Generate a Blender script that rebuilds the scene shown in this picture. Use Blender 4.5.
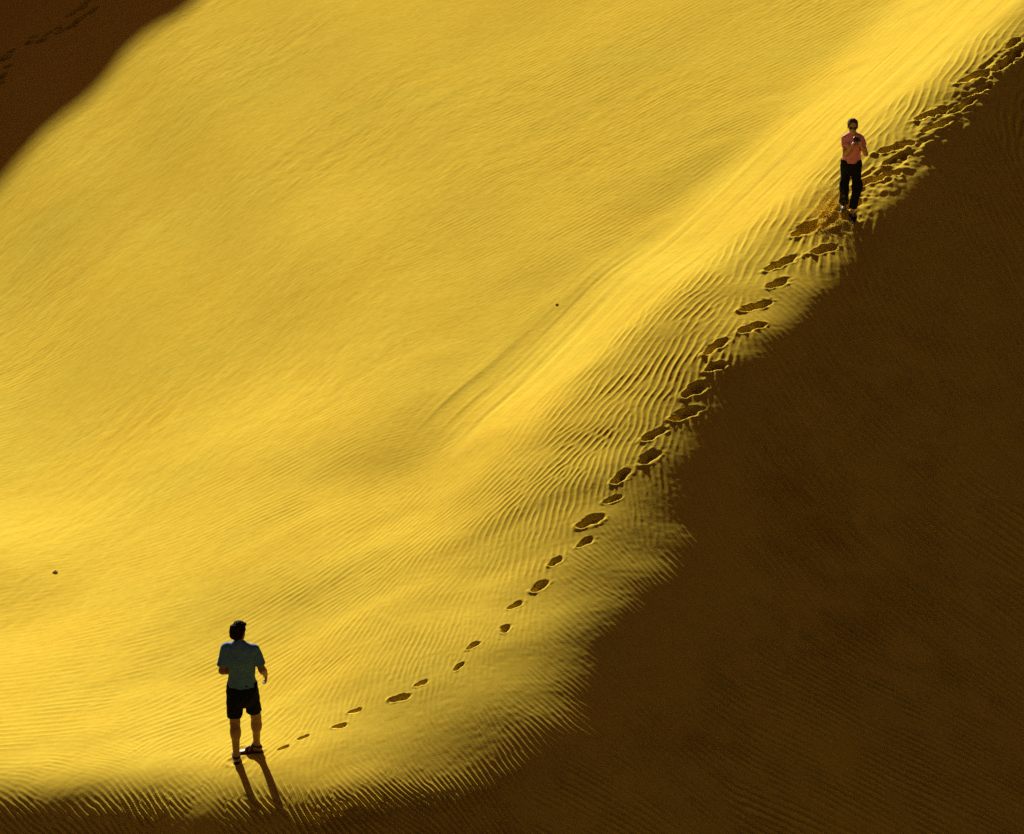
import math, os
import numpy as np
R = math.radians
DEV = os.environ.get('DUNE_DEV', '')

# ------------------------------------------------------------------ camera
F_PX = 3200.0
PITCH = R(20.0)
CAM = np.array([0.0, 0.0, 38.0 * math.sin(R(26.0))])
FWD = np.array([0, math.cos(PITCH), -math.sin(PITCH)])
UPV = np.array([0, math.sin(PITCH), math.cos(PITCH)])
RGT = np.array([1.0, 0, 0])

def ray(px, py):
    px = np.asarray(px, float); py = np.asarray(py, float)
    return (FWD + ((px - 512) / F_PX)[..., None] * RGT + ((417 - py) / F_PX)[..., None] * UPV)

def project(p):
    q = np.asarray(p, float) - CAM
    w = q @ FWD
    return 512 + F_PX * (q @ RGT) / w, 417 - F_PX * (q @ UPV) / w

# ------------------------------------------------------------------ sun
SUN_EL = R(18.0)
SUN_AZ = R(-16.0)                      # towards the sun, measured from +y to +x
SUNH = np.array([math.sin(SUN_AZ), math.cos(SUN_AZ)])

# ------------------------------------------------------------------ dune body
GX, GY = 0.068, 0.145                  # the gentle shoulder the walkers follow
MAN0 = np.array([-3.27, 34.04])
def shoulder(x, y):
    return GX * (x - MAN0[0]) + GY * (y - MAN0[1])

def on_shoulder(px, py):
    d = ray(px, py)
    n = np.array([-GX, -GY, 1.0])
    p0 = np.array([MAN0[0], MAN0[1], 0.0])
    t = ((p0 - CAM) @ n) / (d @ n)
    return CAM + d * t[..., None]

def sp(x, w):
    return w * np.logaddexp(0, x / w)

def smin(a, b, k):
    return -k * np.logaddexp(-a / k, -b / k)

def smax(a, b, k):
    return k * np.logaddexp(a / k, b / k)

def line_dist(p, q):
    """signed distance function to the line p->q, positive on its left"""
    t = (q - p) / np.linalg.norm(q - p)
    n = np.array([-t[1], t[0]])
    return lambda x, y: (x - p[0]) * n[0] + (y - p[1]) * n[1]

A_UP = on_shoulder(np.array([500, 1024]), np.array([440, 2]))[:, :2]
A_LO = on_shoulder(np.array([0, 450]), np.array([803, 745]))[:, :2]
A_MID = on_shoulder(np.array([400, 500]), np.array([770, 430]))[:, :2]
dA1, dA2, dA3 = line_dist(*A_UP), line_dist(*A_LO), line_dist(*A_MID)
TRIDGE = (A_UP[1] - A_UP[0]) / np.linalg.norm(A_UP[1] - A_UP[0])

B_UP = on_shoulder(np.array([704, 1012]), np.array([400, 62]))[:, :2]
B_LO = on_shoulder(np.array([0, 430]), np.array([834, 856]))[:, :2]
B_MD = on_shoulder(np.array([440, 660]), np.array([762, 560]))[:, :2]
dB1, dB2, dB3 = line_dist(*B_UP), line_dist(*B_LO), line_dist(*B_MD)

def sstep(x, a, b):
    t = np.clip((x - a) / (b - a), 0, 1)
    return t * t * (3 - 2 * t)

MR = 0.52
BOWL = None
PATCH = []
def ridge_surface(x, y):
    t = (x - MAN0[0]) * TRIDGE[0] + (y - MAN0[1]) * TRIDGE[1]
    up = sstep(t, 4.2, 8.2)
    dA = smin(smax(dA1(x, y), dA3(x, y), .35), dA2(x, y), .5)
    w1 = .15 + 1.1 * sstep(t, -3.0, 2.0) * (1 - sstep(t, 4.5, 8.5)) + .4 * (1 - sstep(t, -3.0, 2.0))
    return shoulder(x, y) - .26 * sp(dA, w1) - .15 * up * (sp(dA, w1) - sp(dA - 3.6, .6)), dA, t

def bump(t, c, w):
    return np.exp(-((t - c) / w) ** 2)

def width_B(t):
    return .22 + 1.5 * sstep(t, -1.5, 4.5) * (1 - sstep(t, 4.5, 12.5))

def dist_dark(x, y):
    t = (x - MAN0[0]) * TRIDGE[0] + (y - MAN0[1]) * TRIDGE[1]
    return smin(smin(dB1(x, y) + 1.75 * bump(t, 4.8, 4.0), dB2(x, y) - 1.4, .6), dB3(x, y) + .75, .6)

def dune(x, y):
    r, dA, t = ridge_surface(x, y)
    dB = dist_dark(x, y)
    w2 = width_B(t)
    # valley floor behind the ridge
    bw = BOWL(x, y) - 1.2 * sp(-dA - .2, .3)
    k = .05 + .5 * sstep(-((x + .9) * SUNH[1] - (y - 41.9) * SUNH[0]), .6, 6.0)
    z = smax(r, bw, k)
    drop = sp(-dB, w2)
    z = z - MR * (drop - sp(drop - 26, 2.0))
    for (cx, cy, su, sv, a) in PATCH:
        u = (x - cx) * SUNH[1] - (y - cy) * SUNH[0]; v = (x - cx) * SUNH[0] + (y - cy) * SUNH[1]
        z = z + a * sv * np.exp(-(u / su) ** 2) * np.tanh(v / sv)
    # the neighbouring dune far on the left whose crest shades the corner of the valley
    z = smax(z, NEIGH(x, y), .3)
    return z

def fit_bowl():
    # passes through the crease at the toe of the lit face
    px = np.array([720, 560, 450.]); py = np.array([180, 330, 462.])
    P = hit_fn(lambda x, y: ridge_surface(x, y)[0], px, py)
    zs = .015
    # plane z = a + gx x + gy y, gx,gy with slope along sun = zs, through mean, best cross slope
    c = P.mean(0)
    n = np.array([SUNH[1], -SUNH[0]])
    u = (P[:, :2] - c[:2]) @ n
    v = (P[:, :2] - c[:2]) @ SUNH
    zz = P[:, 2] - c[2] - zs * v
    g = (u @ zz) / (u @ u)
    G = zs * SUNH + g * n
    print('bowl', P.round(2).tolist(), 'grad', G.round(3), 'resid', (zz - g * u).round(3))
    u0 = P[2, :2] - .3 * n
    q0 = hit_fn(lambda x, y: c[2] - 2.0 + 0 * x, np.array([150.]), np.array([360.]))[0]
    print('q0', q0)
    def bowl(x, y):
        u = (x - u0[0]) * n[0] + (y - u0[1]) * n[1]
        return c[2] + G[0] * (x - c[0]) + G[1] * (y - c[1]) - .34 * (sp(-u, .6) - sp(-u - 9, 1.5)) \
            + .07 * (sp(-((x - q0[0]) * SUNH[0] + (y - q0[1]) * SUNH[1]), 2.5) - sp(-((x - q0[0]) * SUNH[0] + (y - q0[1]) * SUNH[1]) - 6, 2)) / (1 + np.exp((u + 3.5) / 1.2))
    return bowl

def hit_fn(fn, px, py, y0=26.0, y1=110.0, n=800):
    d = ray(px, py)
    ys = np.linspace(y0, y1, n)
    t = ys[None, :] / d[:, 1:2]
    P = CAM + d[:, None, :] * t[..., None]
    gap = P[..., 2] - fn(P[..., 0], P[..., 1])
    j = np.argmax(gap < 0, axis=1); j = np.maximum(j, 1)
    k = np.arange(len(j))
    g0, g1 = gap[k, j-1], gap[k, j]
    f = g0 / (g0 - g1)
    return P[k, j-1] * (1 - f)[:, None] + P[k, j] * f[:, None]

NEIGH = lambda x, y: np.full(np.shape(x), -99.0)
BOWL = fit_bowl()

def make_neighbour():
    """crest of the dune that shades the far left corner, set back along the sun from the edge of its shadow"""
    q = np.linspace(-.6, 1.6, 12)
    E = hit_fn(dune, 218 * q - 8 * np.sin(np.clip(q, 0, 1) * math.pi), 204 * (1 - q) + 0 * q)
    L = 54.0
    C = E[:, :2] + SUNH * L
    top = E[:, 2] + L * math.tan(SUN_EL)
    t = C[-1] - C[0]; t = t / np.linalg.norm(t)
    n = np.array([-t[1], t[0]])
    ca = (C - C[0]) @ t; cb = (C - C[0]) @ n
    print('crest', np.c_[C, top].round(1).tolist())
    o = np.argsort(ca)
    def f(x, y):
        a = (x - C[0, 0]) * t[0] + (y - C[0, 1]) * t[1]
        b = (x - C[0, 0]) * n[0] + (y - C[0, 1]) * n[1] - np.interp(a, ca[o], cb[o])
        crest = np.interp(a, ca[o], top[o])
        crest = crest - .25 * sp(a - ca.max() - 2, 2.0) - .25 * sp(ca.min() - 30 - a, 2.0)
        return crest - .62 * sp(-b, .3) - .35 * sp(b, .5) + .0
    return f
# broad swells and hollows: (pixel they are seen at, width across the sun, length along it, slope)
def add_patch(px, py, su, sv, a):
    P = hit_fn(dune, np.array([px * 1.0]), np.array([py * 1.0]))[0]
    PATCH.append((P[0], P[1], su, sv, a))
SW = [(310, 500, 2.0, 2.0, .03), (418, 440, 1.2, 1.6, .10), (320, 390, 2.0, 2.5, -.08), (120, 450, 3.0, 2.5, -.05)]
for q in [(lambda P: (P[0], P[1]))(hit_fn(dune, np.array([w[0] * 1.0]), np.array([w[1] * 1.0]))[0]) + w[2:] for w in SW]:
    PATCH.append(q)

# finer swells and hollows of the slopes, as (x, y, width, length, slope)
FIT = [(-8.14, 53.70, 2.2, 2.2, -0.014), (-5.56, 39.70, 1.5, 1.5, -0.126), (1.61, 57.04, 2.2, 2.2, 0.005), (4.12, 51.34, 2.2, 2.2, 0.061), (-3.16, 44.94, 1.5, 1.5, -0.029), (-2.26, 41.63, 1.5, 1.5, -0.022), (-1.16, 42.60, 1.5, 1.5, -0.042), (-1.47, 38.91, 1.5, 1.5, -0.068), (-2.68, 37.02, 1.5, 1.5, -0.097), (-4.40, 35.27, 1.5, 1.5, 0.026), (0.65, 40.81, 1.5, 1.5, -0.026), (1.21, 38.50, 1.5, 1.5, -0.042), (0.16, 36.65, 1.5, 1.5, -0.169), (-0.68, 34.76, 1.5, 1.5, -0.072), (-3.70, 53.82, 2.2, 2.2, -0.036), (2.78, 45.09, 2.2, 2.2, -0.038), (1.63, 37.46, 1.5, 1.5, -0.006), (0.59, 35.50, 1.5, 1.5, 0.071), (-0.73, 33.88, 1.5, 1.5, 0.068), (-2.45, 33.24, 1.5, 1.5, -0.087), (2.81, 42.36, 1.5, 1.5, 0.078), (-4.21, 33.40, 1.5, 1.5, -0.113), (1.52, 42.33, 1.5, 1.5, -0.103), (2.24, 39.56, 1.5, 1.5, 0.012), (-0.16, 40.09, 1.5, 1.5, -0.103), (-3.22, 34.24, 1.5, 1.5, -0.068), (-1.95, 34.86, 1.5, 1.5, 0.023), (-4.36, 41.55, 1.5, 1.5, 0.006), (-0.47, 41.87, 1.5, 1.5, 0.028), (0.71, 45.10, 2.2, 2.2, 0.037), (4.85, 56.47, 1.0, 1.3, 0.010), (3.01, 52.22, 1.0, 1.3, -0.024), (1.50, 49.39, 1.0, 1.3, -0.004), (0.12, 46.59, 1.0, 1.3, -0.018), (-1.04, 43.35, 1.0, 1.3, -0.007), (2.97, 48.52, 1.0, 1.3, 0.045), (1.65, 46.41, 1.0, 1.3, 0.054), (0.26, 44.00, 1.0, 1.3, 0.021), (2.35, 39.17, 1.0, 1.3, 0.047), (3.13, 41.10, 1.0, 1.3, 0.030), (1.21, 36.12, 1.0, 1.3, 0.099), (1.74, 36.92, 1.0, 1.3, 0.031)]
PATCH += FIT

NEIGH = make_neighbour()

# ------------------------------------------------------------------ sampled dune, smooth interpolation
CS = .25
CX = np.arange(-60, 60.01, CS); CY = np.arange(-20, 160.01, CS)
_X, _Y = np.meshgrid(CX, CY)
CZ = dune(_X, _Y)

def bil(A, x, y):
    fx = np.clip((x - CX[0]) / CS, 0, len(CX) - 1.001); fy = np.clip((y - CY[0]) / CS, 0, len(CY) - 1.001)
    i = fx.astype(int); j = fy.astype(int); a = fx - i; b = fy - j
    return (A[j, i] * (1 - a) + A[j, i + 1] * a) * (1 - b) + (A[j + 1, i] * (1 - a) + A[j + 1, i + 1] * a) * b

def hits(px, py):
    return hit_fn(lambda x, y: bil(CZ, x, y), np.asarray(px, float), np.asarray(py, float), 20, 120, 900)

def bspline_rows(q, c0, step, n):
    f = np.clip((q - c0) / step, 1.0, n - 2.001)
    i = f.astype(int); t = f - i
    w = np.stack([(1 - t) ** 3, 3 * t ** 3 - 6 * t ** 2 + 4, -3 * t ** 3 + 3 * t ** 2 + 3 * t + 1, t ** 3], 1) / 6
    return i, w

def upsample(A, xs, ys):
    i, w = bspline_rows(ys, CY[0], CS, len(CY))
    T = sum(w[:, k:k+1] * A[i - 1 + k] for k in range(4))
    i, w = bspline_rows(xs, CX[0], CS, len(CX))
    return sum(w[:, k][None, :] * T[:, i - 1 + k] for k in range(4))

rng = np.random.default_rng(7)
def vnoise(x, y, sx, sy, ang, seed):
    """smooth lattice noise in [-1,1], stretched sx along direction ang and sy across it"""
    r = np.random.default_rng(seed)
    L = r.uniform(-1, 1, (256, 256))
    ca, sa = math.cos(ang), math.sin(ang)
    u = (x * ca + y * sa) / sx + 1000.0; v = (-x * sa + y * ca) / sy + 1000.0
    i = np.floor(u).astype(int); j = np.floor(v).astype(int)
    a = u - i; b = v - j
    a = a * a * a * (a * (a * 6 - 15) + 10); b = b * b * b * (b * (b * 6 - 15) + 10)
    i0, j0, i1, j1 = i % 256, j % 256, (i + 1) % 256, (j + 1) % 256
    return (L[j0, i0] * (1 - a) + L[j0, i1] * a) * (1 - b) + (L[j1, i0] * (1 - a) + L[j1, i1] * a) * b

# ------------------------------------------------------------------ fine grid lines
def grow(start, end, step, f=1.045):
    out = [start]; sgn = 1 if end > start else -1
    while (end - out[-1]) * sgn > 0:
        out.append(out[-1] + sgn * step); step *= f if step < 1.2 else 1.35
    return out[1:]
DX = .0155
xf = np.arange(-13.0, 15.0, DX)
yf = [28.6]
while yf[-1] < 84: yf.append(yf[-1] + max(.018, yf[-1] * .00056))
yf = np.array(yf)
XS = np.r_[grow(xf[0], -900, .05)[::-1], xf, grow(xf[-1], 900, .05)]
YS = np.r_[grow(yf[0], -900, .05)[::-1], yf, grow(yf[-1], 1400, .05)]
NX, NY = len(XS), len(YS)
Z = upsample(CZ, XS, YS)
XG, YG = np.meshgrid(XS, YS)
fx0 = int(np.searchsorted(XS, xf[0])); fx1 = fx0 + len(xf)
fy0 = int(np.searchsorted(YS, yf[0])); fy1 = fy0 + len(yf)
FINE = (slice(fy0, fy1), slice(fx0, fx1))

# ------------------------------------------------------------------ wind ripples
# (seen at pixel, crest direction there in degrees, spacing px, strength)
RC = [(760, 230, 60, 11, 1), (830, 170, 58, 11, 1), (900, 100, 55, 11, 1), (980, 50, 55, 10, .9), (690, 300, 57, 9.5, 1), (620, 370, 52, 9, 1), (560, 430, 52, 8, .9),
      (500, 500, 52, 7.5, .7), (620, 440, 62, 9, 1), (660, 410, 60, 9.5, 1), (560, 490, 60, 8, .9), (520, 560, 65, 8, .8),
      (700, 480, 118, 8, .9), (640, 520, 105, 8, .9), (620, 560, 136, 7.5, 1), (600, 610, 140, 7.5, 1.1), (600, 660, 141, 7.5, 1.1), (700, 650, 145, 8, 1),
      (800, 750, 152, 8, .9), (950, 780, 155, 8, .8), (900, 500, 138, 9, .8), (800, 350, 124, 9, .6), (950, 300, 124, 9, .5), (950, 150, 124, 9, .5), (1010, 600, 145, 9, .7),
      (760, 500, 130, 8.5, .9), (700, 570, 138, 8, 1),
      (450, 690, 78, 7.5, .9), (500, 640, 82, 7.5, .8), (437, 688, 76, 8, .9), (368, 674, 62, 7.5, .7), (327, 633, 54, 7, .6), (410, 600, 58, 7, .6),
      (450, 743, 140, 7.5, 1.2), (355, 784, 142, 7.5, 1.2), (532, 715, 140, 7.5, 1.2), (341, 729, 78, 8, .8), (480, 715, 110, 7.5, .9), (400, 735, 110, 7.5, .9),
      (127, 797, 140, 7.5, 1.2), (250, 795, 142, 7.5, 1.2), (30, 815, 138, 7.5, 1.2), (200, 822, 142, 7.5, 1.1), (400, 825, 146, 7.5, .9), (600, 800, 150, 8, .9),
      (182, 729, 24, 7, .6), (182, 688, 24, 6.5, .5), (319, 674, 50, 7, .6), (141, 660, 14, 6, .4), (291, 622, 30, 6, .5), (60, 680, 8, 6, .35), (40, 740, 4, 6.5, .4), (80, 775, 160, 7, .6),
      (250, 760, 40, 7, .6), (60, 600, 10, 5.5, .15), (60, 520, 15, 5, .06), (150, 600, 15, 5.5, .25),
      (286, 510, 25, 5, .45), (249, 536, 25, 5, .45), (350, 500, 24, 5, .4), (416, 443, 16, 4.8, .35), (434, 554, 48, 6.5, .5), (397, 536, 42, 6, .4), (340, 580, 32, 6, .45),
      (470, 460, 40, 5, .05), (560, 370, 38, 5, .05), (650, 270, 38, 5, .06), (760, 180, 38, 5, .06), (880, 80, 38, 5, .06), (980, 15, 38, 5, .06),
      (600, 100, 27, 4.6, .45), (700, 130, 27, 4.6, .5), (800, 50, 27, 4.6, .5), (560, 210, 27, 4.6, .45), (640, 200, 28, 4.6, .45), (480, 250, 27, 4.5, .3), (700, 30, 27, 4.6, .35),
      (400, 200, 28, 4.5, .12), (420, 80, 28, 4.5, .1), (300, 120, 30, 4.5, .05), (200, 250, 30, 4.5, .04), (60, 200, 30, 4.5, .04), (100, 380, 24, 4.5, .06), (10, 400, 20, 4.5, .3),
      (350, 340, 26, 4.5, .08), (200, 430, 24, 4.8, .04), (80, 80, 30, 4.5, .05), (250, 30, 30, 4.5, .05), (520, 320, 26, 4.5, .2), (450, 380, 20, 4.5, .15)]
RC = np.array(RC, float)
_p = hits(RC[:, 0], RC[:, 1])
_a = np.radians(RC[:, 2])
_e = 3.0
_pa = hits(RC[:, 0] + _e * np.cos(_a), RC[:, 1] - _e * np.sin(_a)) - _p
_pn = hits(RC[:, 0] - RC[:, 3] * np.sin(_a), RC[:, 1] - RC[:, 3] * np.cos(_a)) - _p
_th = np.arctan2(_pa[:, 1], _pa[:, 0])
_lam = np.abs(-np.sin(_th) * _pn[:, 0] + np.cos(_th) * _pn[:, 1])
_lam = np.clip(_lam * .66, .058, .15)
_q = np.stack([_p[:, 0], _p[:, 1] * .45], 1)     # depth counts less when mixing neighbours

def ripple_fields(x, y):
    shp = x.shape; x = x.ravel(); y = y.ravel()
    out = np.empty((4, x.size))
    for i in range(0, x.size, 20000):
        d2 = (x[i:i+20000, None] - _q[None, :, 0]) ** 2 + (y[i:i+20000, None] * .45 - _q[None, :, 1]) ** 2
        w = 1 / (d2 + .10) ** 2.3
        w /= w.sum(1, keepdims=True)
        out[0, i:i+20000] = w @ np.cos(2 * _th); out[1, i:i+20000] = w @ np.sin(2 * _th)
        out[2, i:i+20000] = w @ _lam; out[3, i:i+20000] = w @ RC[:, 4]
    th = .5 * np.arctan2(out[1], out[0])
    return th.reshape(shp), out[2].reshape(shp), out[3].reshape(shp)

def make_ripples():
    r = np.random.default_rng(11)
    W = np.zeros((len(yf), len(xf)), np.complex64)
    A = np.zeros((len(yf), len(xf)), np.float32)
    # kernel centres
    n = int((xf[-1] - xf[0]) * (yf[-1] - yf[0]) * KDENS)
    px = r.uniform(xf[0], xf[-1], n); py = yf[0] + (yf[-1] - yf[0]) * r.uniform(0, 1, n)
    u, v = project(np.stack([px, py, bil(CZ, px, py)], 1))
    ok = (u > -110) & (u < 1134) & (v > -70) & (v < 920)
    px, py = px[ok], py[ok]
    th, lam, am = ripple_fields(px, py)
    keep = (r.uniform(0, 1, len(px)) < (.12 / lam) ** 1.3)
    px, py, th, lam, am = px[keep], py[keep], th[keep], lam[keep], am[keep]
    dAk = smin(smax(dA1(px, py), dA3(px, py), .35), dA2(px, py), .5)
    calm = 1 - .75 * sstep(dAk, 1.5, 4.0)
    long = sstep(-dist_dark(px, py), .2, 1.6)
    th = th + calm * (1 - .65 * long) * (r.normal(0, .05, len(px)) + .24 * vnoise(px, py, 1.0, .8, .4, 5))
    lam = lam * (1 + .12 * calm * vnoise(px, py, .8, .8, .4, 6))
    sp_, sa_ = lam * 1.0, lam * (1.45 + np.maximum(1.1 * long, 2.0 * (1 - calm)))
    for k in range(len(px)):
        R_ = 2.1 * math.hypot(sa_[k] * math.cos(th[k]), sp_[k] * math.sin(th[k]))
        Q_ = 2.1 * math.hypot(sa_[k] * math.sin(th[k]), sp_[k] * math.cos(th[k]))
        i0 = max(int((px[k] - R_ - xf[0]) / DX), 0); i1 = min(int((px[k] + R_ - xf[0]) / DX) + 1, len(xf))
        j0, j1 = np.searchsorted(yf, [py[k] - Q_, py[k] + Q_])
        if i1 - i0 < 2 or j1 - j0 < 2: continue
        dx = (xf[i0:i1] - px[k])[None, :]; dy = (yf[j0:j1] - py[k])[:, None]
        c, s_ = math.cos(th[k]), math.sin(th[k])
        a = dx * c + dy * s_; b = -dx * s_ + dy * c
        g = np.exp(-.5 * ((a / sa_[k]) ** 2 + (b / sp_[k]) ** 2)).astype(np.float32)
        jc = min(max(np.searchsorted(yf, py[k]), 0), len(yf) - 1); ic = min(max(int((px[k] - xf[0]) / DX), 0), len(xf) - 1)
        w0 = W[jc, ic]
        # a new patch mostly joins the ripples already there, so crests run on with a few forks
        ph = np.angle(w0) if abs(w0) > .15 and r.uniform() < .84 else r.uniform(0, 2 * math.pi)
        W[j0:j1, i0:i1] += g * np.exp(1j * (b * (2 * math.pi / lam[k]) + ph)).astype(np.complex64)
        A[j0:j1, i0:i1] += g
    mag = np.abs(W) / (A + .25)
    ph = np.angle(W)
    prof = .78 * np.cos(ph) + .22 * np.cos(2 * ph - .7)
    return prof * np.clip(mag * 2.2, 0, 1)

KDENS = 44
if DEV != 'noripple':
    RIP = make_ripples()
    gx_, gy_ = np.meshgrid(np.arange(xf[0], xf[-1] + .5, .25), np.arange(yf[0], yf[-1] + .5, .25))
    th_c, lam_c, am_c = ripple_fields(gx_, gy_)
    def up_small(A):
        fx = (xf - xf[0]) / .25; fy = (yf - yf[0]) / .25
        i = np.minimum(fx.astype(int), A.shape[1] - 2); j = np.minimum(fy.astype(int), A.shape[0] - 2)
        a = (fx - i)[None, :]; b = (fy - j)[:, None]
        T = A[:, i] * (1 - a) + A[:, i + 1] * a
        return T[j] * (1 - b) + T[j + 1] * b
    AMP = up_small(am_c * lam_c) * .049 * (1 - .35 * sstep(smin(smax(dA1(XG[FINE], YG[FINE]), dA3(XG[FINE], YG[FINE]), .35), dA2(XG[FINE], YG[FINE]), .5), .5, 3.5))
    RIP = RIP * AMP
else:
    RIP = np.zeros((len(yf), len(xf))); AMP = RIP
xg, yg = XG[FINE], YG[FINE]
RIP *= np.clip(1 + .55 * vnoise(xg, yg, .9, .6, .9, 21) + .6 * vnoise(xg, yg, .32, .26, 0, 22), .05, 1.65)

# ------------------------------------------------------------------ sand texture: gusts, streaks and lumps
t_ = (xg - MAN0[0]) * TRIDGE[0] + (yg - MAN0[1]) * TRIDGE[1]
dA_ = smin(smax(dA1(xg, yg), dA3(xg, yg), .35), dA2(xg, yg), .5)
dB_ = dist_dark(xg, yg); w2_ = width_B(t_)
an_r = math.atan2(TRIDGE[1], TRIDGE[0])
band = sstep(dA_, .1, .5) * (1 - sstep(dA_, 1.9, 2.8)) * sstep(t_, 7.6, 9.8)
bowl_m = sstep(dA_, 2.0, 5.0)
TEX = band * (.007 * vnoise(xg, yg, 5.0, .16, an_r + .09, 31) + .006 * vnoise(xg, yg, 7.0, .5, an_r + .07, 32) + .004 * vnoise(xg, yg, 1.6, .08, an_r + .08, 33))
an_w = math.radians(62)
fuzz = .5 + .5 * vnoise(xg, yg, 3.0, 2.0, an_w, 40)
TEX += bowl_m * fuzz * (.0035 * vnoise(xg, yg, .55, .22, an_w, 41) + .005 * vnoise(xg, yg, 1.3, .5, an_w, 42) + .003 * vnoise(xg, yg, .2, .1, an_w, 44))
TEX += bowl_m * .02 * vnoise(xg, yg, 5, 2.2, an_w, 43)
TEX += (1 - bowl_m) * (.010 * vnoise(xg, yg, .9, .6, .5, 51) + .020 * vnoise(xg, yg, 2.2, 1.4, .9, 52)) * (1 - band)
TEX += .0010 * vnoise(xg, yg, .09, .07, .3, 53)

# ------------------------------------------------------------------ footprints: (x0,y0,x1,y1 long axis as seen, depth, width)
TRAIL_DOWN = [(794, 236, 818, 222, .10, .20), (814, 254, 836, 243, .10, .15), (766, 270, 797, 256, .11, .13), (767, 288, 786, 278, .09, .14), (744, 311, 768, 299, .11, .14), (742, 334, 761, 322, .09, .13),
              (701, 353, 728, 340, .10, .13), (706, 372, 725, 363, .09, .13), (682, 397, 706, 383, .10, .13), (673, 421, 697, 408, .09, .14), (640, 441, 666, 430, .09, .12), (639, 464, 660, 453, .08, .14),
              (610, 484, 632, 472, .08, .12), (606, 504, 619, 495, .05, .10), (577, 527, 603, 516, .08, .15), (579, 548, 593, 538, .05, .09), (546, 567, 564, 557, .045, .09), (529, 592, 552, 581, .06, .13),
              (506, 609, 524, 600, .045, .08), (500, 633, 512, 624, .04, .09), (465, 650, 481, 641, .04, .07), (454, 671, 465, 661, .04, .07), (415, 685, 427, 680, .04, .07), (388, 700, 411, 693, .06, .10),
              (349, 712, 361, 708, .045, .07), (333, 727, 346, 723, .045, .07), (297, 739, 310, 734, .03, .06), (276, 750, 290, 744, .025, .06)]
TRAIL_UP = [(859, 188, 897, 169, .12, .20), (884, 165, 911, 151, .10, .14), (880, 154, 912, 140, .13, .17), (923, 132, 950, 119, .11, .15), (916, 121, 948, 106, .13, .17), (952, 111, 979, 97, .10, .15),
            (961, 85, 992, 69, .12, .17), (970, 95, 993, 84, .10, .13), (992, 72, 1010, 62, .10, .15), (1002, 64, 1026, 47, .12, .17), (1004, 49, 1022, 39, .09, .14), (838, 212, 858, 200, .10, .18)]
CORNER = [(84, 3, 95, -2, .11, .16), (76, 11, 88, 4, .13, .22), (84, 16, 97, 9, .13, .17), (65, 18, 77, 12, .07, .18), (73, 22, 86, 17, .07, .18), (67, 28, 79, 23, .13, .20), (55, 30, 62, 26, .11, .14), (54, 34, 68, 29, .06, .16),
          (44, 36, 53, 32, .08, .14), (30, 39, 39, 35, .13, .16), (36, 43, 47, 38, .09, .18), (25, 45, 33, 41, .13, .18), (7, 53, 16, 49, .13, .16), (1, 61, 11, 55, .14, .22), (5, 69, 13, 64, .07, .15), (-3, 79, 7, 74, .13, .17), (-3, 85, 5, 80, .1, .15)]
PRINTS = TRAIL_DOWN + TRAIL_UP + CORNER
PA = hits([p[0] for p in PRINTS], [p[1] for p in PRINTS]); PB = hits([p[2] for p in PRINTS], [p[3] for p in PRINTS])
PID = np.full((len(yf), len(xf)), -1, np.int32); PBEST = np.full((len(yf), len(xf)), 9.0)
DENT = np.zeros((len(yf), len(xf))); RMASK = np.ones((len(yf), len(xf)))
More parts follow.
